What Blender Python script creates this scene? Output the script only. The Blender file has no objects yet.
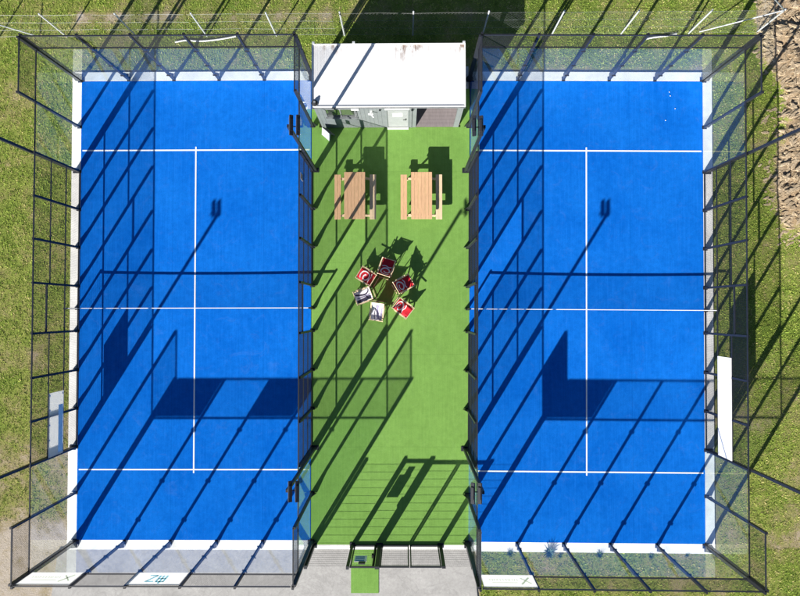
import bpy, math, random
import numpy as np
from mathutils import Vector, Matrix, noise as mnoise
random.seed(7); rng = np.random.default_rng(11)
PI = math.pi
sc = bpy.context.scene
C = bpy.data.collections.new("scene"); sc.collection.children.link(C)

# ------------------------------------------------------------------ mesh builder
class MB:
    def __init__(s): s.v = []; s.f = []
    def add(s, vs, fs):
        n = len(s.v); s.v += [tuple(v) for v in vs]; s.f += [tuple(i+n for i in f) for f in fs]
    def box(s, x0, y0, z0, x1, y1, z1, M=None):
        vs = [Vector(p) for p in ((x0,y0,z0),(x1,y0,z0),(x1,y1,z0),(x0,y1,z0),(x0,y0,z1),(x1,y0,z1),(x1,y1,z1),(x0,y1,z1))]
        if M: vs = [M @ v for v in vs]
        s.add(vs, [(0,3,2,1),(4,5,6,7),(0,1,5,4),(1,2,6,5),(2,3,7,6),(3,0,4,7)])
    def bar(s, a, b, w, h=None, up=(0,0,1), taper=1.0):
        a = Vector(a); b = Vector(b); h = h or w; d = (b-a).normalized(); u = Vector(up)
        if abs(d.dot(u)) > .98: u = Vector((1,0,0))
        r = d.cross(u).normalized(); u = r.cross(d).normalized()
        vs = [p + r*(sx*w/2*k) + u*(sy*h/2*k) for p, k in ((a,1),(b,taper)) for sx, sy in ((-1,-1),(1,-1),(1,1),(-1,1))]
        s.add(vs, [(3,2,1,0),(4,5,6,7),(0,1,5,4),(1,2,6,5),(2,3,7,6),(3,0,4,7)])
    def tube(s, pts, r, n=8, taper=1.0, cap=True):
        pts = [Vector(p) for p in pts]; base = len(s.v); m = len(pts)
        for i, p in enumerate(pts):
            d = (pts[min(i+1,m-1)] - pts[max(i-1,0)]).normalized()
            u = Vector((0,0,1)) if abs(d.z) < .9 else Vector((1,0,0))
            a = d.cross(u).normalized(); b = a.cross(d)
            rr = r*(1+(taper-1)*i/max(1,m-1))
            for k in range(n):
                t = 2*PI*k/n; s.v.append(tuple(p + a*(rr*math.cos(t)) + b*(rr*math.sin(t))))
        for i in range(m-1):
            for k in range(n):
                s.f.append((base+i*n+k, base+i*n+(k+1)%n, base+(i+1)*n+(k+1)%n, base+(i+1)*n+k))
        if cap:
            s.f.append(tuple(base+k for k in range(n))[::-1]); s.f.append(tuple(base+(m-1)*n+k for k in range(n)))
    def wire(s, a, b, r):   # three sided wire
        a = Vector(a); b = Vector(b); d = (b-a).normalized(); u = Vector((0,0,1)) if abs(d.z) < .9 else Vector((1,0,0))
        p = d.cross(u).normalized(); q = p.cross(d); o = [p*(r*math.cos(t))+q*(r*math.sin(t)) for t in (0,2*PI/3,4*PI/3)]
        s.add([a+k for k in o]+[b+k for k in o], [(0,1,4,3),(1,2,5,4),(2,0,3,5)])
    def prism(s, poly, y0, y1, axes='xz'):
        n = len(poly)
        def P(p, t): return {'xz':(p[0],t,p[1]), 'yz':(t,p[0],p[1]), 'xy':(p[0],p[1],t)}[axes]
        s.add([P(p,y0) for p in poly]+[P(p,y1) for p in poly], [tuple(range(n))[::-1], tuple(range(n,2*n))]+[(i,(i+1)%n,n+(i+1)%n,n+i) for i in range(n)])
    def lathe(s, prof, n=20, M=None):
        base = len(s.v)
        for r, z in prof:
            for k in range(n):
                v = Vector((r*math.cos(2*PI*k/n), r*math.sin(2*PI*k/n), z)); s.v.append(tuple(M @ v if M else v))
        for i in range(len(prof)-1):
            for k in range(n): s.f.append((base+i*n+k, base+i*n+(k+1)%n, base+(i+1)*n+(k+1)%n, base+(i+1)*n+k))
    def build(s, name, mat, parent=None, bevel=0, smooth=False):
        me = bpy.data.meshes.new(name); me.from_pydata(s.v, [], s.f); me.validate()
        me.materials.append(mat)
        if smooth: me.polygons.foreach_set('use_smooth', [True]*len(me.polygons))
        o = bpy.data.objects.new(name, me); C.objects.link(o)
        if parent: o.parent = parent
        if bevel:
            b = o.modifiers.new('bevel','BEVEL'); b.width = bevel; b.segments = 2; b.limit_method = 'ANGLE'
        return o
def tag(o, label=None, cat=None, group=None, kind=None):
    if label: o['label'] = label
    if cat: o['category'] = cat
    if group: o['group'] = group
    if kind: o['kind'] = kind
    return o
def empty(name, loc=(0,0,0), rz=0, **k):
    o = bpy.data.objects.new(name, None); C.objects.link(o); o.location = loc; o.rotation_euler = (0,0,rz); o.empty_display_size = .2
    return tag(o, **k)
def copy_tree(o, parent=None):
    c = o.copy(); C.objects.link(c)
    if parent: c.parent = parent
    for ch in list(o.children): copy_tree(ch, c)
    return c
def struct(o): return tag(o, kind='structure')

# ------------------------------------------------------------------ materials
class NT:
    def __init__(s, name):
        s.m = bpy.data.materials.new(name); s.m.use_nodes = True; s.t = s.m.node_tree; s.n = s.t.nodes; s.l = s.t.links
        s.b = s.n['Principled BSDF']; s.out = s.n['Material Output']
        s.g = s.n.new('ShaderNodeNewGeometry'); s.co = s.g.outputs['Position']
        tc = s.n.new('ShaderNodeTexCoord'); s.oc = tc.outputs['Object']
    def noise(s, scale, detail=4, rough=.6, vec=None, dist=0):
        n = s.n.new('ShaderNodeTexNoise'); n.inputs['Scale'].default_value = scale; n.inputs['Detail'].default_value = detail
        n.inputs['Roughness'].default_value = rough; n.inputs['Distortion'].default_value = dist
        s.l.new(vec or s.co, n.inputs['Vector']); return n.outputs['Fac']
    def mapv(s, scale=(1,1,1), rot=(0,0,0), vec=None):
        n = s.n.new('ShaderNodeMapping'); n.inputs['Scale'].default_value = scale; n.inputs['Rotation'].default_value = rot
        s.l.new(vec or s.co, n.inputs['Vector']); return n.outputs['Vector']
    def ramp(s, fac, stops):
        n = s.n.new('ShaderNodeValToRGB'); e = n.color_ramp.elements
        while len(e) < len(stops): e.new(.5)
        for i, (p, c) in enumerate(stops):
            e[i].position = p; c = (c,c,c) if not hasattr(c,'__len__') else c; e[i].color = (*c, 1)
        s.l.new(fac, n.inputs[0]); return n.outputs[0]
    def mix(s, fac, a, b, mode='MIX'):
        n = s.n.new('ShaderNodeMix'); n.data_type = 'RGBA'; n.blend_type = mode
        for sock, v in ((n.inputs[0],fac),(n.inputs[6],a),(n.inputs[7],b)):
            if hasattr(v,'is_linked'): s.l.new(v, sock)
            elif hasattr(v,'__len__'): sock.default_value = (*v,1)
            else: sock.default_value = v
        return n.outputs[2]
    def math(s, op, a, b=0, clamp=False):
        n = s.n.new('ShaderNodeMath'); n.operation = op; n.use_clamp = clamp
        for sock, v in ((n.inputs[0],a),(n.inputs[1],b)):
            if hasattr(v,'is_linked'): s.l.new(v, sock)
            else: sock.default_value = v
        return n.outputs[0]
    def xyz(s, vec=None):
        n = s.n.new('ShaderNodeSeparateXYZ'); s.l.new(vec or s.co, n.inputs[0]); return n.outputs
    def color(s, c): 
        if hasattr(c,'is_linked'): s.l.new(c, s.b.inputs['Base Color'])
        else: s.b.inputs['Base Color'].default_value = (*c,1)
        return s
    def bump(s, h, strength=.5, dist=.02):
        n = s.n.new('ShaderNodeBump'); n.inputs['Strength'].default_value = strength; n.inputs['Distance'].default_value = dist
        s.l.new(h, n.inputs['Height']); s.l.new(n.outputs[0], s.b.inputs['Normal']); return s
    def rough(s, r, spec=.3, metal=0):
        s.b.inputs['Roughness'].default_value = r; s.b.inputs['Specular IOR Level'].default_value = spec; s.b.inputs['Metallic'].default_value = metal; return s
def plain(name, c, r=.6, spec=.3, metal=0, var=.25, scale=6, bump=0):
    t = NT(name); n = t.noise(scale, 5)
    lo = tuple(x*(1-var) for x in c); hi = tuple(min(1,x*(1+var)) for x in c)
    t.color(t.ramp(n, [(.3,lo),(.7,hi)])).rough(r, spec, metal)
    if bump: t.bump(t.noise(scale*12,3), bump, .005)
    return t.m
def turf(name, c, c2, seamdir=0):
    t = NT(name)
    big = t.noise(.35, 3, .6); mid = t.noise(4, 4, .6); fine = t.noise(45, 4, .75); streak = t.noise(1, 3, .6, t.mapv((14,.5,1)))
    col = t.mix(t.ramp(big,[(.3,0),(.7,1)]), c, c2)
    col = t.mix(.30, col, t.ramp(mid,[(.3,tuple(x*.8 for x in c)),(.7,tuple(x*1.18 for x in c2))]))
    col = t.mix(t.ramp(fine,[(.35,.50),(.65,.0)]), col, tuple(x*.62 for x in c))
    col = t.mix(t.ramp(streak,[(.45,0),(.8,.22)]), col, tuple(min(1,x*1.25+.01) for x in c2))
    sand = t.noise(1.2, 6, .8, dist=1.5)
    col = t.mix(t.ramp(sand,[(.55,0),(.85,.45)]), col, tuple(x*.75+.06 for x in c2))
    seam = t.math('ABSOLUTE', t.math('SUBTRACT', t.math('FRACT', t.math('MULTIPLY', t.math('ADD', t.xyz()[1 if seamdir else 0], t.math('MULTIPLY', t.noise(.8,2), .05)), .25)), .5))
    col = t.mix(t.ramp(seam,[(.0,.22),(.006,0)]), col, tuple(x*.5 for x in c))
    scuff = t.noise(.9, 5, .7, dist=1.0); col = t.mix(t.ramp(scuff,[(.52,0),(.75,.28)]), col, tuple(x*.66 for x in c))
    t.color(col).rough(.95, 0).bump(t.noise(70,3,.8), .8, .012)
    return t.m
M = {}
M['blue'] = turf('blue_turf', (.002,.106,.50), (.008,.165,.64))
M['green'] = turf('green_turf', (.155,.305,.066), (.200,.370,.086), 1)
M['line'] = plain('white_line', (.78,.80,.80), .9, .1, var=.06, scale=20)
M['black'] = plain('black_steel', (.016,.018,.024), .45, .4, var=.2)
M['wire'] = plain('black_wire', (.02,.022,.03), .5, .4, var=.1)
M['galv'] = plain('galvanised_steel', (.62,.64,.66), .45, .5, .3, var=.15, scale=30)
M['galvwire'] = plain('galvanised_wire', (.20,.21,.21), .5, .5, .2, var=.1)
M['net'] = plain('net_cord', (.015,.017,.025), .8, .2, var=.1)
M['tape'] = plain('net_tape', (.80,.81,.82), .8, .2, var=.05)
M['board'] = plain('white_board', (.74,.78,.82), .5, .4, var=.04, scale=2)
M['boardblue'] = plain('board_pale_blue', (.62,.80,.84), .6, .3, var=.08)
M['darkboard'] = plain('dark_board', (.05,.05,.06), .5, .3)
M['greywall'] = plain('grey_cladding', (.165,.182,.19), .5, .4, var=.08, scale=3)  # even grey of the cabin walls and door frame
M['doorm'] = plain('pale_door', (.27,.285,.29), .5, .4, var=.08)
M['whitep'] = plain('white_paint', (.78,.78,.76), .5, .4, var=.05)
M['sandw'] = plain('board_sunlit_face', (.42,.43,.44), .6, .3)  # paler tone painted for the sunlit face of the sandwich board
M['lampglass'] = plain('lamp_glass', (.35,.37,.40), .2, .6, var=.1)
M['redfab'] = plain('red_canvas', (.56,.022,.035), .85, .2, var=.15, scale=9, bump=.3)
M['whitefab'] = plain('white_canvas', (.72,.70,.74), .85, .2, var=.08, scale=9, bump=.3)
M['darkprint'] = plain('dark_print', (.035,.03,.06), .85, .2)
M['greyprint'] = plain('violet_grey_print', (.22,.20,.30), .85, .2)
M['whiteprint'] = plain('white_print', (.82,.78,.80), .85, .2, var=.05)
M['signblue'] = plain('sign_blue', (.03,.17,.42), .5, .4)
M['rubber'] = plain('dark_rubber', (.02,.02,.022), .8, .2)
M['plastgrey'] = plain('grey_plastic', (.16,.17,.18), .6, .4)
def wood(name, c):
    t = NT(name); n = t.noise(3, 6, .65, t.mapv((18,1.2,6)), .4); b = t.noise(2.2, 2, .5, t.mapv((3.3,.2,1)))
    col = t.ramp(n, [(.25,tuple(x*.62 for x in c)),(.5,c),(.75,tuple(min(1,x*1.2) for x in c))])
    col = t.mix(t.ramp(b,[(.3,.0),(.7,.35)]), col, tuple(x*.8 for x in c))
    t.color(col).rough(.65,.3).bump(n,.3,.004); return t.m
M['wood'] = wood('pale_timber', (.60,.37,.21)); M['woodpale'] = wood('bleached_timber', (.68,.52,.34)); M['deck'] = wood('grey_deck_timber', (.23,.20,.205))

def glass():
    m = bpy.data.materials.new('clear_glass'); m.use_nodes = True; t = m.node_tree; n = t.nodes; n.clear()
    out = n.new('ShaderNodeOutputMaterial'); mx = n.new('ShaderNodeMixShader'); tr = n.new('ShaderNodeBsdfTransparent'); gl = n.new('ShaderNodeBsdfGlossy')
    tr.inputs[0].default_value = (.965,.985,.985,1); gl.inputs['Roughness'].default_value = .015; gl.inputs[0].default_value = (.95,.98,1,1)
    ge = n.new('ShaderNodeNewGeometry'); dp = n.new('ShaderNodeVectorMath'); dp.operation = 'DOT_PRODUCT'
    t.links.new(ge.outputs['Normal'], dp.inputs[0]); t.links.new(ge.outputs['Incoming'], dp.inputs[1])
    def mt(op, a, b):
        q = n.new('ShaderNodeMath'); q.operation = op
        for k, v in ((0,a),(1,b)):
            if hasattr(v,'is_linked'): t.links.new(v, q.inputs[k])
            elif v is not None: q.inputs[k].default_value = v
        return q.outputs[0]
    lw_ = mt('ADD', mt('MULTIPLY', mt('POWER', mt('SUBTRACT', 1.0, mt('ABSOLUTE', dp.outputs['Value'], None)), 5.0), .90), .03)
    dirt = n.new('ShaderNodeTexNoise'); dirt.inputs['Scale'].default_value = 1.3; dirt.inputs['Detail'].default_value = 6
    t.links.new(lw_, mx.inputs[0]); t.links.new(tr.outputs[0], mx.inputs[1]); t.links.new(gl.outputs[0], mx.inputs[2])
    df = n.new('ShaderNodeBsdfDiffuse'); df.inputs[0].default_value = (.6,.65,.68,1)
    r = n.new('ShaderNodeMapRange'); r.inputs[1].default_value = .35; r.inputs[2].default_value = .8; r.inputs[3].default_value = .004; r.inputs[4].default_value = .03
    m2 = n.new('ShaderNodeMixShader'); t.links.new(dirt.outputs[0], r.inputs[0]); t.links.new(r.outputs[0], m2.inputs[0])
    t.links.new(mx.outputs[0], m2.inputs[1]); t.links.new(df.outputs[0], m2.inputs[2]); t.links.new(m2.outputs[0], out.inputs[0])
    return m
M['glass'] = glass()
t = NT('window_glass'); t.color((.40,.43,.40)).rough(.08,.9,.9); M['pane'] = t.m

def sheet(name, c, tr=.5):
    t = NT(name); t.color(c).rough(.5,.3); tl = t.n.new('ShaderNodeBsdfTranslucent'); tl.inputs[0].default_value = (*c,1)
    mx = t.n.new('ShaderNodeMixShader'); mx.inputs[0].default_value = tr
    t.l.new(t.b.outputs[0], mx.inputs[1]); t.l.new(tl.outputs[0], mx.inputs[2]); t.l.new(mx.outputs[0], t.out.inputs[0]); return t.m
M['boardlit'] = sheet('white_vinyl_sunlit', (.84,.84,.84), .1)  # sunlit copy of the white board, less translucent so its face stays bright
M['boardteal'] = sheet('banner_teal_ink', (.30,.68,.78), .7)
M['boardgrey'] = sheet('banner_grey_ink', (.56,.66,.50), .7)
M['board'] = sheet('white_vinyl', (.88,.88,.87), .7)
def concrete(name, c, stains=.5, pale=1.15):
    t = NT(name); a = t.noise(.9,6,.7); b = t.noise(9,6,.75); f = t.noise(60,3,.8); sw = t.noise(.5,5,.55,dist=3.5)
    col = t.ramp(a,[(.3,tuple(x*.80 for x in c)),(.7,tuple(min(1,x*pale) for x in c))])
    col = t.mix(t.ramp(b,[(.35,stains*.6),(.6,0)]), col, tuple(x*.66 for x in c))
    col = t.mix(t.ramp(f,[(.30,.35),(.5,0)]), col, tuple(x*.55 for x in c))
    ln = t.ramp(sw,[(.47,0),(.5,stains*.5),(.53,0)])
    col = t.mix(ln, col, tuple(x*.6 for x in c))
    t.color(col).rough(.9,.2).bump(t.noise(40,5,.8),.5,.01); return t.m
M['kerb'] = concrete('pale_concrete_beam', (.84,.83,.80), .12)
M['apron'] = concrete('light_concrete', (.40,.39,.375), .8)
M['pad'] = concrete('white_concrete_pad', (.55,.54,.52), .5)

# ------------------------------------------------------------------ ground regions
def fbm(x, y, s, seed=0.0):
    return mnoise.fractal(Vector((x*s+seed, y*s-seed*.7, seed)), 1.0, 2.0, 4)
def dryness(x, y):
    """0 lush .. 1 bare dry soil, one field shared by the soil sheet and the tufts"""
    n = fbm(x, y, .33, 3.1)*.32 + fbm(x, y, 1.3, 9.7)*.28
    d = .30
    if y > 11: d = .26 + .42*math.exp(-((y-12.95)/.28)**2)*(1 if x < 1 else .25) + (.12 if x > 8 else 0)*(-1)
    if x < -10.4: d = .30 + .10*min(1,max(0,(2-y)/10)) + .75*min(1,max(0,(-8.5-y)/1.6))
    if x > 17.4: d = .24 + .26*min(1,max(0,(-3.5-y)/3)) + 1.0*min(1,max(0,(x-20.3-.25*math.sin(y*.9)+.6*min(1,max(0,y-10)))/.5))*min(1,max(0,(y-3.0)/1.5))
    if y < -10.4 and x > 6: d = .30 + .1*math.sin(x*.8)
    if -10.5 < x < 17.6 and y < 10.6 and y > -10.6: d = .6
    if y < -10.4 and x <= 7.4: d = 1.0
    return max(0, min(1, d+n))
def grid_sheet(name, x0, x1, y0, y1, st, mat, zf, fade=0):
    nx = int((x1-x0)/st)+1; ny = int((y1-y0)/st)+1
    vs = []; cols = []
    for j in range(ny):
        for i in range(nx):
            x = x0+i*st; y = y0+j*st; vs.append((x,y,zf(x,y))); cols.append(dryness(x,y))
    fs = [(j*nx+i, j*nx+i+1, (j+1)*nx+i+1, (j+1)*nx+i) for j in range(ny-1) for i in range(nx-1)]
    # outer skirt to the horizon
    n = len(vs); R = 900
    ring = [i for i in range(nx)] + [j*nx+nx-1 for j in range(1,ny)] + [(ny-1)*nx+i for i in range(nx-2,-1,-1)] + [j*nx for j in range(ny-2,0,-1)]
    cx, cy = (x0+x1)/2, (y0+y1)/2
    m = len(ring); prev = ring
    for s in (1.06, 1.12, 30):
        n = len(vs)
        for k in ring:
            v = vs[k]; vs.append((cx+(v[0]-cx)*s, cy+(v[1]-cy)*s, -.07)); cols.append(.30)
        fs += [(prev[(k+1)%m], prev[k], n+k, n+(k+1)%m) for k in range(m)]
        prev = [n+k for k in range(m)]
    me = bpy.data.meshes.new(name); me.from_pydata(vs, [], fs); me.materials.append(mat)
    at = me.attributes.new('dry','FLOAT','POINT'); at.data.foreach_set('value', cols)
    me.polygons.foreach_set('use_smooth',[True]*len(me.polygons))
    o = bpy.data.objects.new(name, me); C.objects.link(o); return o
t = NT('grass_soil')
at = t.n.new('ShaderNodeAttribute'); at.attribute_name = 'dry'
f1 = t.noise(14,6,.75); f2 = t.noise(3.2,5,.7); f3 = t.noise(55,3,.8)
dd = t.math('ADD', at.outputs['Fac'], t.math('MULTIPLY', t.math('SUBTRACT', f2, .5), .9))
dd = t.math('ADD', dd, t.math('MULTIPLY', t.math('SUBTRACT', f1, .5), .7))
col = t.ramp(dd, [(.0,(.15,.22,.032)),(.3,(.24,.28,.06)),(.5,(.27,.26,.09)),(.72,(.36,.29,.18)),(1,(.50,.43,.36))])
col = t.mix(t.ramp(f3,[(.35,.55),(.6,0)]), col, (.05,.055,.02))
px = t.xyz()
br = t.math('MULTIPLY', t.math('SUBTRACT', px[0], 19.7, True), t.math('SUBTRACT', px[1], 2.0, True), True)
br = t.math('MULTIPLY', br, t.math('SUBTRACT', 31.0, px[0], True), True); br = t.math('MULTIPLY', br, t.math('SUBTRACT', 21.0, px[1], True), True)
br = t.math('MULTIPLY', br, t.ramp(dd,[(.45,0),(.8,.85)]))
col = t.mix(br, col, t.ramp(f1,[(.3,(.13,.09,.05)),(.6,(.30,.21,.12)),(.75,(.42,.33,.19))]))
t.color(col).rough(1,.1).bump(f1,.8,.04)
M['soil'] = t.m
def gz(x, y):
    z = -.07 + .012*fbm(x,y,2.0,1.0)
    if x > 19.0 and y > 0:
        k = min(1,max(0,(x-20.2-.25*math.sin(y*.9)+.6*min(1,max(0,y-10)))/.6))*min(1,max(0,(y-3.0)/1.5))
        z += k*(.16 + .22*max(0,fbm(x,y,1.1,5.)+.3) + .12*fbm(x,y,3.0,2.))
    return z
struct(grid_sheet('ground', -22, 30, -18, 20, .16, M['soil'], gz))

# blades: one mesh, colour stored as the blade's own colour
def blades(name, n, region, size, label, dens=None, zoff=-.07):
    x0,x1,y0,y1 = region
    xs = rng.uniform(x0,x1,n*3); ys = rng.uniform(y0,y1,n*3)
    V = []; F = []; COL = []; cnt = 0
    for x, y in zip(xs, ys):
        if cnt >= n: break
        if not dens(x,y): continue
        d = dryness(x,y)
        if random.random() < max(0,(d-.42))*1.9: continue
        cnt += 1
        h = size*random.uniform(.5,1.6)*(1.35-d)
        lush = fbm(x,y,2.4,21.)
        base = (.185,.25,.04) if random.random() > d else (.36,.31,.13)
        if random.random() < .22: base = (.28,.32,.07)
        if random.random() < .06: base = (.09,.16,.025)
        k = random.uniform(.95,1.45)*(1+.35*lush)
        z = gz(x,y)
        for b in range(4):
            a = random.uniform(0,2*PI); l = h*random.uniform(.6,1.2); w = random.uniform(.007,.014)
            bx, by = x+random.uniform(-.05,.05), y+random.uniform(-.05,.05)
            dx, dy = math.cos(a)*l*.75, math.sin(a)*l*.75
            px, py = -math.sin(a)*w, math.cos(a)*w
            q = len(V)
            V += [(bx-px,by-py,z-.005),(bx+px,by+py,z-.005),(bx+dx*.5+px*.8,by+dy*.5+py*.8,z+l*.45),(bx+dx*.5-px*.8,by+dy*.5-py*.8,z+l*.45),(bx+dx,by+dy,z+l*.5)]
            F += [(q,q+1,q+2,q+3),(q+3,q+2,q+4)]
            COL += [(base[0]*k,base[1]*k,base[2]*k,1)]*5
    me = bpy.data.meshes.new(name); me.from_pydata(V,[],F); me.materials.append(M['blade'])
    ca = me.color_attributes.new('tint','FLOAT_COLOR','POINT'); ca.data.foreach_set('color', np.array(COL,dtype=np.float32).ravel())
    o = bpy.data.objects.new(name, me); C.objects.link(o); return tag(o, label, 'grass', kind='stuff')
t = NT('grass_blade'); at = t.n.new('ShaderNodeAttribute'); at.attribute_name = 'tint'
t.color(at.outputs['Color']).rough(.8,.15); M['blade'] = t.m
def outside(x, y):
    if -10.55 < x < 17.65 and -10.5 < y < 10.5: return False
    if x < 7.3 and x > -10.9 and y < -10: return False
    return True
blades('grass', 95000, (-17,25,-15.5,16.5), .050, 'short rough green and dry grass growing round the two blue courts', outside)

# dry clods at the right edge
mb = MB()
for _ in range(15000):
    x = random.uniform(19.6,25); y = random.uniform(2.4,16)
    k = min(1,max(0,(x-20.1-.25*math.sin(y*.9)+.6*min(1,max(0,y-10)))/.6))*min(1,max(0,(y-2.6)/1.5))
    if random.random() > k*.95+.02: continue
    if fbm(x,y,1.6,33.) > .25 and random.random() < .8: continue
    r = random.choice((.012,.016,.02,.03,.045,.065))*random.uniform(.7,1.3); z = gz(x,y)
    ax = random.gauss(.5,.5); e = random.uniform(1.2,4.5)
    vs = []
    n = 6
    for r_, zz in ((.55,-.4),(1,.1),(.75,.55)):
        for q in range(n):
            tt = 2*PI*q/n; jx = random.uniform(.75,1.25)
            px, py = r*e*r_*jx*math.cos(tt), r*r_*jx*math.sin(tt)
            vs.append((x+px*math.cos(ax)-py*math.sin(ax), y+px*math.sin(ax)+py*math.cos(ax), z+r*zz*random.uniform(.8,1.2)))
    fs = [tuple(range(2*n,3*n))]+[(a*n+q,a*n+(q+1)%n,(a+1)*n+(q+1)%n,(a+1)*n+q) for a in range(2) for q in range(n)]
    mb.add(vs, fs)
t = NT('dry_clod'); c0 = t.noise(2.5,4,.7); c1 = t.noise(20,4,.7)
t.color(t.mix(t.ramp(c1,[(.3,.6),(.6,0)]), t.ramp(c0,[(.3,(.32,.24,.15)),(.7,(.54,.44,.31))]), (.14,.09,.05))).rough(1,.1).bump(c1,.8,.03); M['clod'] = t.m
tag(mb.build('soil_clods', M['clod']), 'heap of dry brown clods and straw beyond the right court', 'soil', kind='stuff')

# ------------------------------------------------------------------ slabs and turf between the courts
mb = MB(); mb.prism([(-10.9,-10.44),(7.02,-10.44),(7.36,-13.4),(7.5,-16),(-11.6,-16),(-11.2,-12.6)], -.1, -.012, 'xy'); struct(mb.build('concrete_apron', M['apron']))
mb = MB(); mb.prism([(.07,-10.22),(6.93,-10.22),(6.93,-5),(7.0,9.62),(6.6,9.62),(6.6,7.93),(.4,7.93),(.4,8.74),(.07,8.74)], -.05, .006, 'xy'); struct(mb.build('green_turf', M['green']))
mb = MB(); mb.box(.08,8.75,-.1,6.96,10.62,-.004); struct(mb.build('concrete_pad', M['pad']))
mb = MB(); mb.box(.10,-10.42,-.1,6.9,-10.225,.012); struct(mb.build('gate_kerb', M['kerb']))
mb = MB(); mb.box(1.80,-12.28,-.008,2.99,-10.43,.014); mat = mb.build('turf_mat', M['green'])
tag(mat, 'square offcut of green artificial turf laid on the concrete outside the gate', 'mat')

# ------------------------------------------------------------------ courts
W = 5.03; L = 10.0
def strip_pts(mapf, pts, w, n=1, off=.004):
    """flat ribbon following polyline pts (u,v) on a surface mapf(u,v,off)"""
    mb = MB(); P = []
    m = len(pts)
    for i, (u, v) in enumerate(pts):
        a = pts[max(i-1,0)]; b = pts[min(i+1,m-1)]; dx, dy = b[0]-a[0], b[1]-a[1]; l = math.hypot(dx,dy) or 1
        ww = w(i/(m-1)) if callable(w) else w
        nx, ny = -dy/l*ww/2, dx/l*ww/2
        P += [mapf(u+nx,v+ny,off), mapf(u-nx,v-ny,off)]
    mb.add(P, [(2*i,2*i+1,2*i+3,2*i+2) for i in range(m-1)])
    return mb
YS = [-10.05,-8,-6.03,-4.35,-2.68,-.98,.98,2.68,4.35,6.03,8,10.05]
def court(cx, cy, rz, s, nm):
    """s = +1 when the open inner side (towards the green strip) is +x"""
    # surface
    mb = MB(); mb.box(-W-.05,-10.03,-.05,W+.05,10.03,.012); tf = mb.build('court_turf', M['blue']); tf.location = (cx,cy,0); tf.rotation_euler = (0,0,rz); struct(tf)
    for y in (-7.0,6.95):
        mb = MB(); mb.box(-W+.02,y-.028,.0125,W-.02,y+.028,.017); mb.build('service_line', M['line'], tf)
    mb = MB(); mb.box(-.028,-7.15,.0135,.028,-7.03,.019); mb.box(-.028,-6.972,.0135,.028,6.922,.019); mb.box(-.028,6.978,.0135,.028,7.1,.019); mb.build('centre_line', M['line'], tf)
    # foundation beams
    k = empty('kerb', (cx,cy,0), rz); struct(k)
    o = -s
    mb = MB(); mb.box(-W-.05-(.42 if s>0 else 0),10.032,-.1,W+.05+(.42 if s<0 else 0),10.44,.004); mb.build('concrete_beam', M['kerb'], k)
    mb = MB(); mb.box(-W-.05-(.42 if s>0 else 0),-10.44,-.1,W+.05+(.42 if s<0 else 0),-10.032,.004); mb.build('concrete_beam', M['kerb'], k)
    mb = MB(); xa, xb = sorted((o*(W+.052), o*(W+.46))); mb.box(xa,-10.03,-.1,xb,10.03,.004); mb.build('concrete_beam', M['kerb'], k)
    # enclosure
    e = empty('court_enclosure', (cx,cy,0), rz)
    X = W+.085; Y = 10.085
    for sx in (-1,1):
        for i, y in enumerate(YS):
            h = 4.0 if abs(y) > 7 else 3.0
            mb = MB(); x = sx*(X+.03)
            cw = .075 if i in (0,11) else .055; mb.box(x-cw,y-.04,.0,x+cw,y+.04,h)
            mb.box(x-.10,y-.07,.004,x+.10+.0,y+.07,.022) if sx*s < 0 else mb.box(x-.10,y-.07,.008,x+.10,y+.07,.026)
            xo = x+sx*.055
            mb.prism([(xo,.02),(xo+sx*.15,.02),(xo,.6)], y-.006, y+.006, 'xz')
            mb.build('post', M['black'], e)
    for sy in (-1,1):
        for x in (-W,-3.0,-1.0,1.0,3.0,W):
            mb = MB(); y = sy*(Y+.03)
            cw = .075 if abs(x) > 4 else .055; xo_ = (.07 if x > 0 else -.07) if abs(x) > 4 else 0; mb.box(x+xo_-.04,y-cw,.0,x+xo_+.04,y+cw,4.0); mb.box(x-.07,y-.10,.004,x+.07,y+.10,.02)
            yo = y+sy*.045
            mb.prism([(yo,.02),(yo+sy*.2,.02),(yo,.6)], x-.006, x+.006, 'yz')
            for z in ((.55,1.5,2.75) if abs(x) < 4 else ()):     # glass clamps
                mb.box(x-.085,y-.055*sy-.03,z-.03,x+.085,y-.055*sy+.01,z+.03)
                mb.bar((x+.06,y-.03*sy,z),(x+.10,y+.05*sy,z),.03,.05)
            mb.build('post', M['black'], e)
    def rail(a, b, w=.04): mb = MB(); mb.bar(a,b,w,w); mb.build('rail', M['black'], e)
    def meshp(p0, p1, z0, z1):
        """welded mesh panel between two plan points"""
        mb = MB(); p0 = Vector((*p0,0)); p1 = Vector((*p1,0)); l = (p1-p0).length
        n = max(1,round(l/.05)); m = max(1,round((z1-z0)/.05))
        for i in range(1,n):
            p = p0.lerp(p1,i/n); mb.wire((p.x,p.y,z0),(p.x,p.y,z1),.0034)
        for j in range(1,m):
            z = z0+(z1-z0)*j/m; mb.wire((p0.x,p0.y,z),(p1.x,p1.y,z),.0034)
        mb.build('mesh_panel', M['wire'], e)
    for sy in (-1,1):
        xs = (-W,-3.0,-1.0,1.0,3.0,W)
        rail((-W,sy*Y,3.03),(W,sy*Y,3.03)); rail((-W,sy*Y,3.99),(W,sy*Y,3.99))
        for a, b in zip(xs,xs[1:]):
            g = MB(); g.box(a+.012,sy*(Y-.04)-.005,.03,b-.012,sy*(Y-.04)+.005,3.0); g.build('glass_panel', M['glass'], e)
            meshp((a,sy*Y),(b,sy*Y),3.05,3.97)
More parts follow.
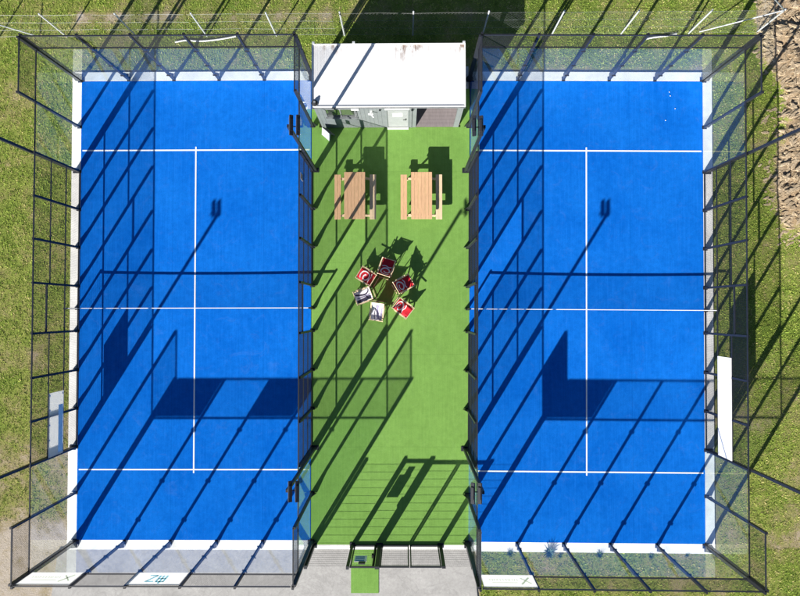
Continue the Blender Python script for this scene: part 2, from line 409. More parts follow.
    for sx in (-1,1):
        x = sx*X
        rail((x,-10.05,3.03),(x,10.05,3.03))
        for i in range(11):
            a, b = YS[i], YS[i+1]
            if i in (0,1,9,10):
                g = MB(); g.box(sx*(X-.04)-.005,a+.012,.03,sx*(X-.04)+.005,b-.012,3.0); g.build('glass_panel', M['glass'], e)
                if i in (0,10):
                    rail((x,a,3.99),(x,b,3.99)); meshp((x,a),(x,b),3.05,3.97)
            elif i == 5:
                rail((x,a+.03,2.2),(x,b-.03,2.2),.05); meshp((x,a),(x,b),2.23,3.01)
                if sx*s < 0:
                    rail((x,a+.03,1.0),(x,b-.03,1.0)); rail((x,a+.03,.04),(x,b-.03,.04)); meshp((x,a),(x,b),.06,2.18)
            else:
                for z in (.04,1.0,2.0): rail((x,a+.03,z),(x,b-.03,z), .035)
                meshp((x,a),(x,b),.06,3.01)
    # net
    nt = empty('court_net', (cx,cy,0), rz)
    mb = MB(); hn = lambda x: .88+.035*(x/W)**2
    n = 250
    for i in range(n+1):
        x = -W+2*W*i/n; mb.wire((x,0,.02),(x,0,hn(x)),.0016)
    for j in range(22):
        z = .03+.04*j; mb.wire((-W,0,z),(0,0,z*.99),.0016); mb.wire((0,0,z*.99),(W,0,z),.0016)
    mb.build('netting', M['net'], nt)
    mb = MB()
    for i in range(20):
        x0 = -W-.1+2*(W+.1)*i/20; x1 = -W-.1+2*(W+.1)*(i+1)/20
        z0, z1 = hn(x0), hn(x1)
        mb.add([(x0,-.013,z0-.03),(x0,.013,z0-.03),(x0,.013,z0+.03),(x0,-.013,z0+.03),(x1,-.013,z1-.03),(x1,.013,z1-.03),(x1,.013,z1+.03),(x1,-.013,z1+.03)],[(0,1,5,4),(1,2,6,5),(2,3,7,6),(3,0,4,7)])
    mb.build('top_band', M['tape'], nt)
    for sx in (-1,1):
        mb = MB(); x = sx*(W+.13); mb.box(x-.035,-.035,.0,x+.035,.035,.97); mb.box(x-.09,-.06,.008,x+.09,.06,.03); xo = x+sx*.035
        mb.prism([(xo,.02),(xo+sx*.12,.02),(xo,.4)],-.006,.006,'xz'); mb.build('net_post', M['black'], nt)
    return e, nt
eL, nL = court(-W+.0, 0, 0, 1, 'left')
c_, s_ = math.cos(-.0085), math.sin(-.0085)
RC = (7.003+c_*W, -.056+s_*W, -.0085)
eR, nR = court(RC[0], RC[1], RC[2], -1, 'right')
tag(eL, 'black steel and glass cage round the left blue court', 'court enclosure', 'glass and mesh cages round the courts')
tag(eR, 'black steel and glass cage round the right blue court, right of the green strip', 'court enclosure', 'glass and mesh cages round the courts')
tag(nL, 'black net with white top band across the left blue court', 'net', 'court nets')
tag(nR, 'black net with white top band across the right blue court', 'net', 'court nets')
def placeL(x, y): return (-W+x, y)
def placeR(x, y): return (RC[0]+c_*x-s_*y, RC[1]+s_*x+c_*y)

# ------------------------------------------------------------------ floodlight masts
def mast(x, y, rz, out, label):
    """out = +1 when the heads sit to the +x side of the pole"""
    t = empty('floodlight_mast', (x,y,0), rz, label=label, cat='floodlight', group='floodlight masts beside the courts')
    mb = MB(); mb.bar((0,0,0),(0,0,5.88),.10,.10); mb.box(-.13,-.1,.004,.13,.1,.03); mb.build('pole', M['black'], t)
    mb = MB(); mb.bar((-.05*out,0,5.80),(.36*out,0,5.80),.025,.04); mb.build('cross_arm', M['black'], t)
    for hx in (.11,.34):
        A = Matrix.Translation((hx*out,0,5.94)) @ Matrix.Rotation(.55*out,4,'Y')
        mb = MB(); mb.box(-.06,-.34,-.03,.06,.34,.03,A)
        mb.box(-.05,-.2,.036,.05,.2,.06,A)
        h = mb.build('floodlight_head', M['black'], t)
        mb = MB(); mb.box(-.06,-.31,-.043,.06,.31,-.037,A); mb.build('lamp_glass', M['lampglass'], h)
for (px, py) in ((-1,-1),(-1,1),(1,-1),(1,1)):
    x, y = placeL(px*(W+.26), py*6.05)
    where = 'outer left side' if px < 0 else 'green strip side'
    mast(x, y, 0, px, 'mast on the %s of the left court, %s' % (where, 'cabin end' if py > 0 else 'concrete end'))
    x, y = placeR(px*(W+.26), py*6.05)
    where = 'outer right side' if px > 0 else 'green strip side'
    mast(x, y, RC[2], px, 'mast on the %s of the right court, %s' % (where, 'cabin end' if py > 0 else 'entrance end'))

# ------------------------------------------------------------------ banners and boards
def banner_map(e, y):   # u along +x (m), v up, facing +y
    return lambda u, v, off: (u, y+off, v)
def banner(loc, rz, w, label, logo):
    t = empty('advertising_banner', (*loc,3.04), rz, label=label, cat='banner', group='white banners high on the court back walls')
    mb = MB(); mb.box(-w/2,-.002,.0,w/2,.006,.93); mb.build('panel', M['board'], t)
    mp = lambda u, v, off: (-u, .006+off, v)      # read from the court side, so x is mirrored
    if logo == 'x':
        a = strip_pts(mp, [(-.78,.20),(-.44,.72)], .07); b = strip_pts(mp, [(-.80,.66),(-.46,.24)], .05); a.add(b.v, b.f)
        a.build('emblem', M['boardgrey'], t)
        d = MB(); random.seed(3)
        u = -.32
        while u < .78:
            l = random.uniform(.04,.09)
            q = strip_pts(mp, [(u,.34),(u,.46)], .02) if random.random() < .6 else strip_pts(mp, [(u,.35),(u+l*.6,.46)], .02); d.add(q.v,q.f)
            q = strip_pts(mp, [(u,.34),(u+l*.7,.34)], .02); d.add(q.v,q.f)
            u += l+.025
        q = strip_pts(mp, [(-.30,.60),(.62,.60)], .03); d.add(q.v,q.f)
        d.build('lettering', M['boardgrey'], t)
    elif logo == 'teal':
        d = MB()
        for pts in ([(-.30,.24),(-.30,.72)],[(-.32,.72),(-.02,.72)],[(-.04,.72),(-.04,.24)],[(-.30,.48),(-.04,.48)],[(.06,.24),(.36,.24)],[(.08,.24),(.34,.70)],[(.06,.70),(.38,.70)],[(-.17,.24),(-.17,.86)]):
            q = strip_pts(mp, pts, .075); d.add(q.v,q.f)
        d.build('emblem', M['boardteal'], t)
    return t
x, y = placeL(-4.0,-10.03)
banner((x,y), 0, 1.94, 'white banner with small grey cross emblem in the left court corner bay', 'x')
x, y = placeL(0,-10.03); banner((x,y), 0, 1.94, 'white banner with pale blue emblem on the left court back wall', 'teal')
x, y = placeR(-4.0,-10.03); banner((x,y), RC[2], 1.94, 'white banner with small grey cross emblem in the right court corner bay', 'x')
x, y = placeR(-W-.05,-9.02); t_ = empty('side_banner', (x,y,3.04), RC[2]+PI/2, label='white banner edge on beside the entrance corner of the right court', cat='banner')
mb = MB(); mb.box(-1.0,-.006,0,1.0,.006,.93); mb.build('panel', M['board'], t_); mb = MB()
for px in (-.9,.9):
    for pz in (.06,.87): mb.box(px-.02,-.03,pz-.02,px+.02,-.0065,pz+.02)
mb.build('clip', M['black'], t_)
def sideboard(x, y0, y1, rz, face, label):
    t = empty('side_board', (x,(y0+y1)/2,1.0), rz, label=label, cat='advertising board', group='long white boards on the outer mesh')
    l = abs(y1-y0)/2
    mb = MB(); mb.box(-.008,-l,.04,.008,l,1.0); mb.build('panel', M['board' if face > 0 else 'boardlit'], t)
    for k in range(5):
        yy = -l+.1+k*(2*l-.2)/4
        for zz in (.1,.94):
            mb = MB(); mb.box(-.0135,yy-.03,zz-.03,.0135,yy+.03,zz+.03); mb.build('fixing', M['galv'], t)
    return t
x, _ = placeL(-W-.06,0)
sb = sideboard(x,-3.42,-6.0,0,1,'long white board with pale blue band on the left court outer mesh')
mb = MB(); mb.box(.0085,-1.2,.08,.0115,.75,.38); mb.build('blue_band', M['boardblue'], sb)
x, y = placeR(W+.06,-4.0); sb = sideboard(x,-2.03,-6.1,RC[2],-1,'long plain white board on the right court outer mesh')
# small sign on left court inner mesh
x, y = placeL(W+.05,5.2); mb = MB(); mb.box(x-.006,y-.13,2.05,x+.006,y+.13,2.5); mb.box(x+.0065,y-.1,2.1,x+.012,y+.1,2.14)
tag(mb.build('notice', M['whitep']), 'small white notice fixed to the inner mesh of the left court', 'notice')

# ------------------------------------------------------------------ cabin (container)
def cabin():
    x0,x1,y0,y1,H = .54,6.50,7.92,10.34,2.56
    t = empty('container_cabin', (x0,y0,0), 0, label='grey container cabin with white roof between the two blue courts', cat='cabin')
    t.location = (0,0,0)
    ax0, ax1 = 4.64, 6.28         # open bay
    th = .07
    w = MB()
    w.box(x0,y1-th,.02,x1,y1,H)                       # back
    w.box(x0,y0,.02,x0+th,y1-th-.002,H); w.box(x1-th,y0,.02,x1,y1-th-.002,H)
    wx0, wx1 = .92, 2.16
    w.box(x0+th+.002,y0,.02,wx0,y0+th,H); w.box(wx0+.001,y0,.02,wx1-.001,y0+th,1.38); w.box(wx0+.001,y0,2.3,wx1-.001,y0+th,H)
    w.box(wx1,y0,.02,3.42,y0+th,H); w.box(3.421,y0,2.12,4.299,y0+th,H); w.box(4.30,y0,.02,ax0,y0+th,H)
    w.box(ax0+.001,y0,2.34,x1-th-.002,y0+th,H); w.box(ax1,y0,.02,x1-th-.002,y0+th,2.339)
    w.box(ax0-.06,y0+th+.002,.02,ax0-.001,y1-th-.004,H)  # partition
    w.box(x0+th+.003,y0+th+.003,.02,ax0-.065,y1-th-.004,.06)
    # shallow cladding ribs on the front
    for i in range(34):
        xx = x0+.10+i*.17
        if wx0-.05 < xx < wx1+.05 or xx > 3.35: continue
        w.box(xx-.012,y0-.008,.1,xx+.012,y0-.001,H-.08)
    w.build('wall', M['greywall'], t)
    d = MB()
    for i in range(14):
        a = y0+.02+i*.155
        if a+.15 > y1-th: break
        d.box(ax0+.002,a,.02,x1-th-.003,a+.148,.075)
    d.build('floor_deck', M['deck'], t)
    # roof
    r = MB(); r.box(x0-.04,y0-.05,H+.001,x1+.04,y1+.04,H+.05)
    r.build('roof', M['roofw'], t, bevel=.012)
    r2 = MB(); 
    r2.box(x0-.045,y0-.055,H+.051,x1+.045,y0-.01,H+.085); r2.box(x0-.045,y1,H+.051,x1+.045,y1+.045,H+.085)
    r2.box(x0-.045,y0-.009,H+.051,x0,y1-.001,H+.085); r2.box(x1,y0-.009,H+.051,x1+.045,y1-.001,H+.085)
    r2.build('roof_edge', M['whitep'], t, bevel=.006)
    for cxx in (x0+.02,x1-.02,2.15):
        for cyy in (y1,):
            c = MB(); c.box(cxx-.05,cyy+.02,H+.04,cxx+.05,cyy+.10,H+.14); c.build('lifting_lug', M['galv'], t)
    g = MB(); g.bar((x0-.04,y0-.075,H+.02),(x1+.04,y0-.075,H+.02),.03,.05); g.build('gutter', M['plastgrey'], t)
    # window
    f = MB(); z0,z1 = 1.38,2.3
    f.box(wx0,y0-.02,z0,wx1,y0+.0-.001,z0+.05); f.box(wx0,y0-.02,z1-.05,wx1,y0-.001,z1); f.box(wx0,y0-.02,z0+.051,wx0+.05,y0-.001,z1-.051); f.box(wx1-.05,y0-.02,z0+.051,wx1,y0-.001,z1-.051)
    f.box(1.53,y0-.018,z0+.051,1.57,y0-.001,z1-.051)
    fr = f.build('window', M['plastgrey'], t)
    p = MB(); p.box(wx0+.002,y0+.01,z0+.002,wx1-.002,y0+.02,z1-.002); p.build('pane', M['pane'], fr)
    s = MB(); s.box(wx0-.04,y0-.07,z0-.05,wx1+.04,y0-.021,z0-.01); s.build('sill', M['plastgrey'], fr)
    # door
    dm = MB(); dm.box(3.43,y0+.01,.03,4.29,y0+.05,2.115); dr = dm.build('door', M['doorm'], t)
    a = MB(); a.box(3.38,y0-.02,.02,3.43,y0-.001,2.17); a.box(4.29,y0-.02,.02,4.34,y0-.001,2.17); a.box(3.431,y0-.02,2.12,4.289,y0-.001,2.17); a.build('door_frame', M['greywall'], dr)
    a = MB(); a.box(3.66,y0+.002,1.35,4.06,y0+.009,1.75); a.build('door_notice', M['whitep'], dr)
    a = MB(); a.bar((4.2,y0-.03,1.05),(4.08,y0-.03,1.05),.02,.02); a.box(4.185,y0-.03,.98,4.215,y0+.009,1.12); a.build('handle', M['black'], dr)
    a = MB(); a.box(3.40,y0-.09,.01,4.32,y0-.022,.05); a.build('threshold', M['whitep'], dr)
    a = MB(); a.box(3.36,y0-.09,2.38,4.34,y0-.002,2.46); a.build('door_canopy', M['whitep'], t)
    a = MB(); a.box(2.02,y0-.07,2.30-.0,2.20+.12,y0-.002,2.48); a.build('wall_lamp', M['whitep'], t)
    a = MB(); a.box(2.76,y0-.08,2.0,2.84,y0-.002,2.07); a.tube([(2.78,y0-.10,2.06),(2.90,y0-.24,1.98)],.03,10); a.build('wall_camera', M['whitep'], t)
    a = MB(); a.box(2.66,y0-.012,1.62,2.86,y0-.002,1.76); a.build('wall_notice', M['whitep'], t)
    a = MB(); a.tube([(3.16,y0-.06,2.22),(3.16,y0-.002,2.22)],.04,10); a.tube([(4.46,y0-.08,2.26),(4.46,y0-.002,2.26)],.05,10); a.build('socket', M['black'], t)
    # conduit
    a = MB(); a.tube([(4.44,y0-.03,.05),(4.44,y0-.03,2.2)],.014,6); a.tube([(2.2,y0-.02,1.2),(2.2,y0-.02,2.3)],.012,6); a.build('conduit', M['plastgrey'], t)
t = NT('white_roof_sheet'); X_ = t.xyz(); big = t.noise(1.1,5,.7); rib = t.n.new('ShaderNodeTexWave'); rib.inputs['Scale'].default_value = 3.2; rib.bands_direction = 'X'; rib.wave_profile = 'SIN'
t.l.new(t.co, rib.inputs['Vector'])
st = t.noise(2.2,6,.75, t.mapv((2.2,.5,1)))
edge = t.math('MULTIPLY', t.math('SUBTRACT', X_[1], 9.45), 1.3, True)
rust = t.math('MULTIPLY', t.ramp(st,[(.47,0),(.58,1)]), edge)
c = t.ramp(big,[(.3,(.66,.66,.66)),(.7,(.80,.80,.80))]); spot = t.ramp(t.noise(.55,3,.5),[(.46,0),(.56,1)])
c = t.mix(t.math('MULTIPLY',t.math('MULTIPLY',rust,spot),.9), c, (.17,.10,.07)); c = t.mix(t.math('MULTIPLY',rust,.22), c, (.30,.22,.18))
c = t.mix(t.math('MULTIPLY', t.ramp(t.noise(9,5,.8),[(.58,0),(.75,1)]), .16), c, (.35,.33,.30))
t.color(c).rough(.5,.35).bump(rib.outputs['Fac'],.10,.02); M['roofw'] = t.m
cabin()
# things near the cabin
mb = MB(); mb.lathe([(0,0),(.10,0),(.13,.02),(.15,.30),(.16,.30),(.13,.03),(0,.02)],18)
bk = mb.build('bucket', M['whitep'], smooth=False); bk.location = (.33,8.82,0); tag(bk,'white plastic bucket beside the left end of the cabin','bucket')
mb = MB(); mb.tube([(.16*math.cos(a),0,.30+.12*math.sin(a)) for a in [PI*i/10 for i in range(11)]],.006,6); mb.build('handle', M['galv'], bk)
t_ = empty('roof_beacon', (.62,8.02,2.60), 0, label='small round dark lamp on the front left corner of the cabin roof', cat='lamp')
mb = MB(); mb.lathe([(0,.16),(.05,.155),(.09,.12),(.11,.06),(.11,.0)],18); mb.build('dome', M['rubber'], t_, smooth=True)
mb = MB(); mb.lathe([(.05,.17),(.03,.165),(0,.165)],12); mb.lathe([(.12,0.),(.14,0),(.14,.04),(.12,.05)],18); mb.build('collar', M['plastgrey'], t_)
def aboard(x, y, rz):
    t = empty('sandwich_board', (x,y,0), rz, label='white sandwich board standing by the left front corner of the cabin', cat='sign board')
    A = Matrix.Translation((0,0,0))
    for s in (-1,1):
        mb = MB(); R = Matrix.Translation((s*.16,0,.02)) @ Matrix.Rotation(-s*.24,4,'Y')
        mb.box(-.012,-.23,0,.012,.23,.62,R); p = mb.build('panel', M['sandw' if s<0 else 'plastgrey'], t)  # panel facing the sun coloured paler, shaded panel coloured dark grey
        mb = MB(); mb.box(s*.0125 if s>0 else -.02,-.23,.0,.02 if s>0 else -.0125,.23,.03,R); mb.build('foot_rail', M['galv'], p)
    mb = MB(); mb.bar((0,-.21,.63),(0,.21,.63),.03,.02); mb.build('hinge', M['black'], t)
aboard(.80,7.60,.85)

# ------------------------------------------------------------------ picnic tables
def picnic(x, y, label):
    t = empty('picnic_table', (x,y,0), 0, label=label, cat='picnic table', group='timber picnic tables')
    hw, hl = .445, 1.0
    a = MB()
    for i in range(6):
        w = 2*hw/6; a.box(-hw+i*w+.003,-hl,.705,-hw+(i+1)*w-.003,hl,.75)
    a.build('table_top', M['wood'], t, bevel=.004)
    for s in (-1,1):
        b = MB(); cx = s*.755
        for q in (-1,1): b.box(cx+q*.07-.066,-.965,.41,cx+q*.07+.066,.965,.45)
        b.build('bench', M['wood' if s<0 else 'woodpale'], t, bevel=.004)
    for yy in (-.80,.80):
        c = MB(); c.box(-.88,yy-.035,.33,.88,yy+.035,.408); c.build('bench_bearer', M['woodpale'], t)
        c = MB(); c.box(-.42,yy-.035,.63,.42,yy+.035,.703); c.build('top_bearer', M['wood'], t)
        for s in (-1,1):
            l = MB(); l.bar((s*.20,yy+.056,.66),(s*.60,yy+.056,.0),.035,.09,up=(0,1,0)); l.build('leg', M['woodpale'], t)
    c = MB(); c.bar((0,-.77,.36),(0,.77,.36),.04,.08); c.build('stretcher', M['wood'], t)
    return t
picnic(2.02,4.775,'left picnic table, nearer the left court, crossed by post shadows')
picnic(4.865,4.765,'right picnic table, fully sunlit, in front of the cabin door')

# ------------------------------------------------------------------ sling chairs
PROF = [(-.36,.90),(-.31,.78),(-.25,.65),(-.18,.53),(-.08,.43),(.04,.375),(.16,.37),(.27,.40),(.36,.45)]
def prof(v):
    v = max(0,min(1,v))*(len(PROF)-1); i = min(int(v),len(PROF)-2); f = v-i
    a, b = PROF[i], PROF[i+1]; return (a[0]+(b[0]-a[0])*f, a[1]+(b[1]-a[1])*f, b[0]-a[0], b[1]-a[1])
def smap(u, v, off):
    y, z, dy, dz = prof(v); l = math.hypot(dy,dz); return (u, y-dz/l*off, z+dy/l*off)
def refine(pts, n=6):
    o = []
    for a, b in zip(pts,pts[1:]):
        for k in range(n): o.append((a[0]+(b[0]-a[0])*k/n, a[1]+(b[1]-a[1])*k/n))
    return o+[pts[-1]]
def smooth(pts, it=2):
    for _ in range(it):
        o = [pts[0]]
        for a, b in zip(pts,pts[1:]): o += [(a[0]*.75+b[0]*.25,a[1]*.75+b[1]*.25),(a[0]*.25+b[0]*.75,a[1]*.25+b[1]*.75)]
        pts = o+[pts[-1]]
    return pts
def sling_chair(x, y, rz, kind, label, flip=False):
    t = empty('sling_chair', (x,y,0), rz, label=label, cat='deckchair', group='folding sling chairs set in a ring')
    s = MB(); n = 16; hw = .245
    for j in range(n+1):
        for i in range(5):
            u = -hw+2*hw*i/4; p = smap(u, j/n, -.018*(1-(u/hw)**2)); s.v.append(p)
    s.f = [(j*5+i,j*5+i+1,(j+1)*5+i+1,(j+1)*5+i) for j in range(n) for i in range(4)]
    sl = s.build('sling', M['redfab' if kind=='red' else 'whitefab'], t, smooth=True)
    so = sl.modifiers.new('thickness','SOLIDIFY'); so.thickness = .004
    def ribbon(pts, w, mat, name='print'):
        f = lambda u, v, off: smap(u, v, off-.018*(1-min(1,(u/hw)**2)))
        if flip: pts = [(-u, 1.02-v) for u, v in pts]
        P = refine(smooth(pts),2)
        # v is scaled to metres (sling about 1 m long)
        mb = strip_pts(lambda u,v,o: f(max(-hw,min(hw,u)),v,o), P, w, off=.007); mb.build(name, mat, sl)
    if kind == 'red':
        ribbon([(.19,.20),(.05,.13),(-.14,.19),(-.20,.36),(-.12,.54),(.06,.57),(.20,.45),(.15,.32),(.03,.30),(-.06,.38)], .058, M['whiteprint'])
        ribbon([(-.20,.62),(-.05,.67),(.08,.60),(.21,.64)], .04, M['whiteprint'])
    elif kind == 'dark':
        ribbon([(-.19,.10),(-.12,.28),(-.13,.46),(-.17,.66),(-.19,.95)], .13, M['darkprint'])
        ribbon([(.20,.12),(.08,.30),(.02,.52),(.08,.78),(.14,.96)], .07, M['darkprint'])
        ribbon([(-.02,.2),(-.04,.5),(-.04,.9)], .05, M['greyprint'])
    else:
        ribbon([(-.05,.20),(.0,.40),(-.02,.62),(-.12,.94)], .10, M['greyprint'])
        ribbon([(-.20,.30),(-.18,.6),(-.2,.95)], .07, M['greyprint'])
        ribbon([(.02,.22),(.09,.45),(.10,.70),(.06,.95)], .03, M['darkprint'])
    for sx in (-1,1):
        xx = sx*.265
        f = MB(); f.bar((xx,-.38,.93),(xx,.34,.03),.028,.045); f.build('back_rail', M['woodpale'], t)
        xx = sx*.295
        f = MB(); f.bar((xx,.385,.47),(xx,-.30,.03),.028,.045); f.build('seat_rail', M['woodpale'], t)
        xx = sx*.262
        f = MB(); f.bar((xx,-.19,.69),(xx,-.47,.03),.022,.035); f.build('rear_leg', M['black'], t)
        f = MB(); f.bar((sx*.29,-.24,.64),(sx*.29,.22,.62),.05,.022); f.build('armrest', M['woodpale'], t)
    for nm, (yy,zz) in (('top_bar',(-.372,.915)),('front_bar',(.372,.462)),('floor_bar',(.31,.05)),('floor_bar',(-.28,.05)),('floor_bar',(-.46,.05))):
        f = MB(); f.tube([(-.29,yy,zz),(.29,yy,zz)],.016,8); f.build(nm, M['woodpale'], t)
    return t
# (centre, heading of the front edge measured clockwise from +y in plan)
def chair_at(x, y, back_dir_deg, kind, label, flip=False):
    # back_dir = plan direction (deg, ccw from +x) pointing from the seat towards the back rest
    rz = math.radians(back_dir_deg-270)   # local -y is the back
    sling_chair(x, y, rz, kind, label, flip)
chair_at(2.50,1.35,-32,'red','red sling chair at the left of the ring, next to the white and dark chair', True)
chair_at(3.36,1.73,-108,'red','red sling chair at the top of the ring, farthest from the white ones')
chair_at(4.10,1.02,-150,'red','red sling chair at the upper right of the ring')
chair_at(4.07,-.02,142,'red','red sling chair at the lower right of the ring')
chair_at(2.37,.52,20,'dark','white sling chair with black print, left of the ring')
chair_at(2.95,-.17,82,'grey','white sling chair with violet grey print, lowest of the ring')

# ------------------------------------------------------------------ entrance fence and gates (y = -10.24)
GY = -10.24
def panel(x0, x1, h, name, label, cat, top, group=None, double=False):
    t = empty(name, ((x0+x1)/2,GY,0), 0, label=label, cat=cat, group=group); w = (x1-x0)/2
    m = MB(); n = int(2*w/.05)
    for i in range(1,n): m.wire((-w+2*w*i/n,0,.06),(-w+2*w*i/n,0,h-.02),.0020)
    m.build('vertical_wires', M['wire'], t)
    m = MB()
    for j in range(11):
        z = .06+j*(h-.08)/10
        m.bar((-w,0,z),(w,0,z),.0055,.007)
    m.build('horizontal_wires', M['black'], t)
    if top:
        f = MB()
        for (a,b) in (((-w,0,h),(w,0,h)),((-w,0,.05),(w,0,.05))): f.bar(a,b,.06,.08)
        for x in (-w+.035,w-.035): f.bar((x,0,.092),(x,0,h-.042),.07,.05)
        f.build('frame', M['black'], t)
    return t
def gpost(x, h, w, label, d=.08):
    mb = MB(); mb.box(x-w/2,GY-d/2,.0,x+w/2,GY+d/2,h); mb.box(x-w/2-.06,GY-d/2-.06,.013,x+w/2+.06,GY+d/2+.06,.03); mb.box(x-w/2-.004,GY-d/2-.004,h+.0,x+w/2+.004,GY+d/2+.004,h+.015)
    return tag(mb.build('gate_post', M['black']), label, 'post', 'square black posts of the entrance fence')
panel(.27,1.76,2.0,'fence_panel','wire fence panel between the left court corner and the gate','fence','', 'wire fence panels at the entrance')
panel(5.74,6.73,2.0,'fence_panel','wire fence panel between the double gate and the right court','fence','', 'wire fence panels at the entrance')
gpost(1.86,2.14,.11,'black post left of the single gate',.12)
gpost(.20,2.1,.12,'black post at the left court end of the entrance fence',.12)
gpost(6.80,2.1,.12,'black post at the right court end of the entrance fence',.12)
gpost(3.03,2.14,.18,'black post between the single gate and the double gate',.10)
gpost(5.66,2.08,.14,'black post right of the double gate',.08)
g = panel(3.12,4.30,2.03,'gate_leaf','left leaf of the double gate','gate',True,'leaves of the double gate')
f = MB(); f.bar((.55,-.05,1.0),(.55,-.05,1.22),.03,.05); f.build('bolt', M['black'], g)
g = panel(4.33,5.58,2.03,'gate_leaf','right leaf of the double gate, nearer the right court','gate',True,'leaves of the double gate')
# single gate, drawn as open metal frame with sign
g = panel(1.94,2.93,2.06,'single_gate','narrow black gate with a blue and white notice by the turf mat','gate',True)
f = MB(); f.bar((.43,0,.05),(.43,0,2.06),.07,.09); f.build('lock_stile', M['black'], g)
f = MB(); f.box(.32,-.06,.95,.46,.06,1.15); f.build('lock_box', M['rubber'], g)
t_ = empty('gate_notice', (2.32,GY+.045,1.15), 0, label='white and blue notice board hung on the narrow gate', cat='notice')
f = MB(); f.box(-.24,-.006,0,.26,.006,.55); f.build('board', M['whitep'], t_)
f = MB()
for k in range(3): f.box(-.20,.0065,.09+k*.16,.17,.010,.18+k*.16)
f.build('blue_lines', M['signblue'], t_)
f = MB(); f.box(-.05,-.02,.552,.22,.02,.74); f.build('hanger', M['black'], t_)

# ------------------------------------------------------------------ boundary fence
ft = empty('boundary_fence', (0,12.06,0), 0, label='grey wire fence on slim metal posts along the grass behind the courts', cat='fence')
FX = [-20,-16.95,-13.87,-10.83,-7.73,-4.6,-1.52,1.5,4.52,7.6,10.66,13.7,16.66,19.6]
for x in FX:
    mb = MB(); mb.tube([(x,0,-.1),(x,0,1.85)],.034,10); mb.lathe([(.038,1.85),(.03,1.875),(0,1.885)],10,Matrix.Translation((x,0,0))); mb.build('fence_post', M['galv'], ft)
for y in (3,6,9):
    mb = MB(); mb.tube([(19.6,y,-.1),(19.6,y,1.85)],.034,10); mb.build('fence_post', M['galv'], ft)
for a, b in (((19.6,0,1.8),(16.9+.2,0.03,.0)),((19.6,0,1.8),(19.6,2.4,.0)),((-13.87,0,1.8),(-12.1,0,.0)),((-13.87,0,1.8),(-15.7,0,0))):
    mb = MB(); mb.tube([a,b],.024,8); mb.build('brace', M['galv'], ft)
mb = MB()
for z in (.05,.6,1.2,1.8):
    for a, b in zip(FX,FX[1:]):
        mid = ((a+b)/2, .0, z-.02); mb.tube([(a,-.04,z),mid,(b,-.04,z)],.004,4,cap=False)
    mb.tube([(19.6,0,z),(19.6,9,z)],.004,4,cap=False)
mb.build('tension_wire', M['galvwire'], ft)
mb = MB(); H = 1.8
x = -20.0
while x < 19.6:
    for s in (1,-1):
        x2 = x+s*H; xa, za, xb, zb = x, .02, x2, H
        if x2 > 19.6: zb = .02+(19.6-x)*1.0; xb = 19.6
        if x2 < -20: zb = .02+(x+20); xb = -20
        mb.wire((xa,-.03+.004*s,za),(xb,-.03+.004*s,zb),.0011)
    x += .14
mb.build('chain_link', M['galvwire'], ft)
# white hose on the grass
pts = smooth([(-6.0,11.92,.0),(-5.4,12.02,.02)][:0] or [(-6.0,11.95),(-5.5,12.05),(-5.0,11.98),(-4.4,12.02),(-3.8,12.1),(-3.3,12.2)],2)
mb = MB(); mb.tube([(p[0],p[1]-.18,-.01) for p in pts],.035,8)
tag(mb.build('hose', M['whitep']), 'white hose lying in the grass behind the left court', 'hose')
pts = smooth([(14.6,11.75),(15.0,11.85),(15.5,11.9),(16.1,12.0)],2)
mb = MB(); mb.tube([(p[0],p[1],.0) for p in pts],.04,8)
tag(mb.build('pipe', M['whitep']), 'short white pipe lying in the grass behind the right court', 'pipe')

# ------------------------------------------------------------------ plants at the glass
def rosette(x, y, n, l, w, mat, name, label, cat, up=.5, group=None):
    t = empty(name, (x,y,-.05), random.uniform(0,6), label=label, cat=cat, group=group)
    mb = MB()
    for i in range(n):
        a = 2.4*i; el = up+.9*(i/n); ll = l*random.uniform(.7,1.1)
        P = []
        for k in range(5):
            s = k/4; r = ll*s*math.cos(el-.5*s); z = ll*s*math.sin(el)*(1-.25*s)+.02; ww = w*(1-s)**.7*(.6+.8*s if s < .5 else 1)
            c = (r*math.cos(a), r*math.sin(a)); P += [(c[0]-math.sin(a)*ww,c[1]+math.cos(a)*ww,z+.01),(c[0],c[1],z-.012*(1-s)),(c[0]+math.sin(a)*ww,c[1]-math.cos(a)*ww,z+.01)]
        mb.add(P,[(3*k+q,3*k+q+1,3*k+q+4,3*k+q+3) for k in range(4) for q in (0,1)])
    mb.build('leaves', mat, t)
    return t
M['agave'] = plain('grey_green_leaf', (.10,.17,.15), .6, .3, var=.3, scale=12)
M['weed'] = plain('green_leaf', (.09,.15,.04), .7, .25, var=.4, scale=12)
x, y = placeR(-1.62,-10.42); rosette(x, y, 44, .34, .030, M['agave'], 'spiky_plant', 'spiky blue green plant against the glass of the right court', 'plant')
weeds = [((-1.15,-10.60),.13),((.55,-10.52),.20),((2.75,-10.58),.16),((4.3,-10.50),.11),((-3.3,-10.5),.18)]
wl = ['small weed just right of the spiky plant','small weed below the right court, left of its centre','small weed below the right court, right of its centre','small weed near the right corner of the right court','small weed beside the left corner banner of the right court']
for (p,sz), lb in zip(weeds, wl):
    x, y = placeR(*p); rosette(x, y, int(200*sz), sz, .014, M['weed'], 'weed', lb, 'weed', .25, 'weeds along the lower concrete beam')
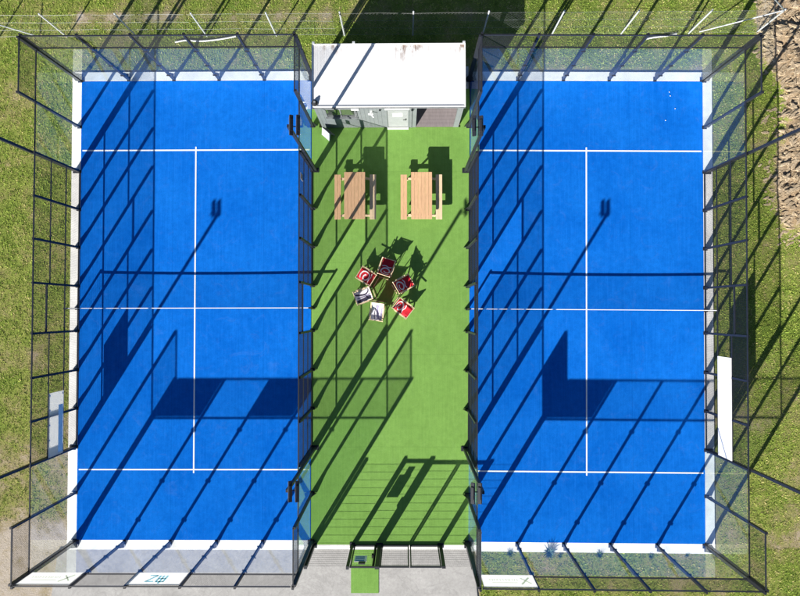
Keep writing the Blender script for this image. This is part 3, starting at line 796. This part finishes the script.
for i, (px, py) in enumerate(((3.62,9.55),(3.66,9.38),(3.87,8.82),(3.45,8.3))):
    x, y = placeR(px+.0,py); mb = MB()
    mb.lathe([(.018*math.sin(a),.018-.018*math.cos(a)) for a in [PI*k/8 for k in range(9)]],12); o = mb.build('pebble', M['whiteprint'], smooth=True); o.location = (x,y,.012)
    tag(o, ['pale pebble nearest the back wall of the right court','pale pebble just below the one nearest the back wall','third pale pebble from the back wall of the right court','pale pebble closest to the service line of the right court'][i], 'pebble', 'pale pebbles on the right court')

# ------------------------------------------------------------------ light, sky, camera
sun_dir = Vector((1.085,1.76,-1)).normalized()
sl = bpy.data.lights.new('sun','SUN'); sl.energy = 5.0; sl.angle = math.radians(.42); sl.color = (1,.955,.88)
so = bpy.data.objects.new('sun', sl); C.objects.link(so); so.rotation_euler = sun_dir.to_track_quat('-Z','Y').to_euler(); so.location = (-20,-30,20)
w = bpy.data.worlds.new("World"); sc.world = w; w.use_nodes = True; n = w.node_tree.nodes; bg = n['Background']
sky = n.new('ShaderNodeTexSky'); sky.sky_type = 'NISHITA'; sky.sun_disc = False; sky.air_density = .7; sky.dust_density = .3; sky.ozone_density = 2.0
sky.sun_elevation = math.atan2(1, math.hypot(1.085,1.76)); sky.sun_rotation = math.radians(180+math.degrees(math.atan2(1.085,1.76)))
w.node_tree.links.new(sky.outputs[0], bg.inputs[0]); bg.inputs[1].default_value = .050
cd = bpy.data.cameras.new('camera'); cam = bpy.data.objects.new('camera', cd); C.objects.link(cam); sc.camera = cam
cd.sensor_fit = 'HORIZONTAL'; cd.sensor_width = 36; cd.lens = 36*560/800; cd.clip_end = 3000; cd.clip_start = .1
a, b, c = .0238, .0081, -.0018
R = Matrix.Rotation(c,3,'Z') @ Matrix.Rotation(b,3,'Y') @ Matrix.Rotation(a,3,'X')
cam.matrix_world = Matrix.Translation((4.1301,-.1519,24.4054)) @ R.to_4x4()
sc.view_settings.view_transform = 'Standard'; sc.view_settings.look = 'None'; sc.view_settings.gamma = 1; sc.view_settings.use_curve_mapping = False
sc.view_settings.exposure = 1.16
sc.render.engine = 'CYCLES'
sc.cycles.transparent_max_bounces = 24
sc.render.resolution_x = 1024; sc.render.resolution_y = 763
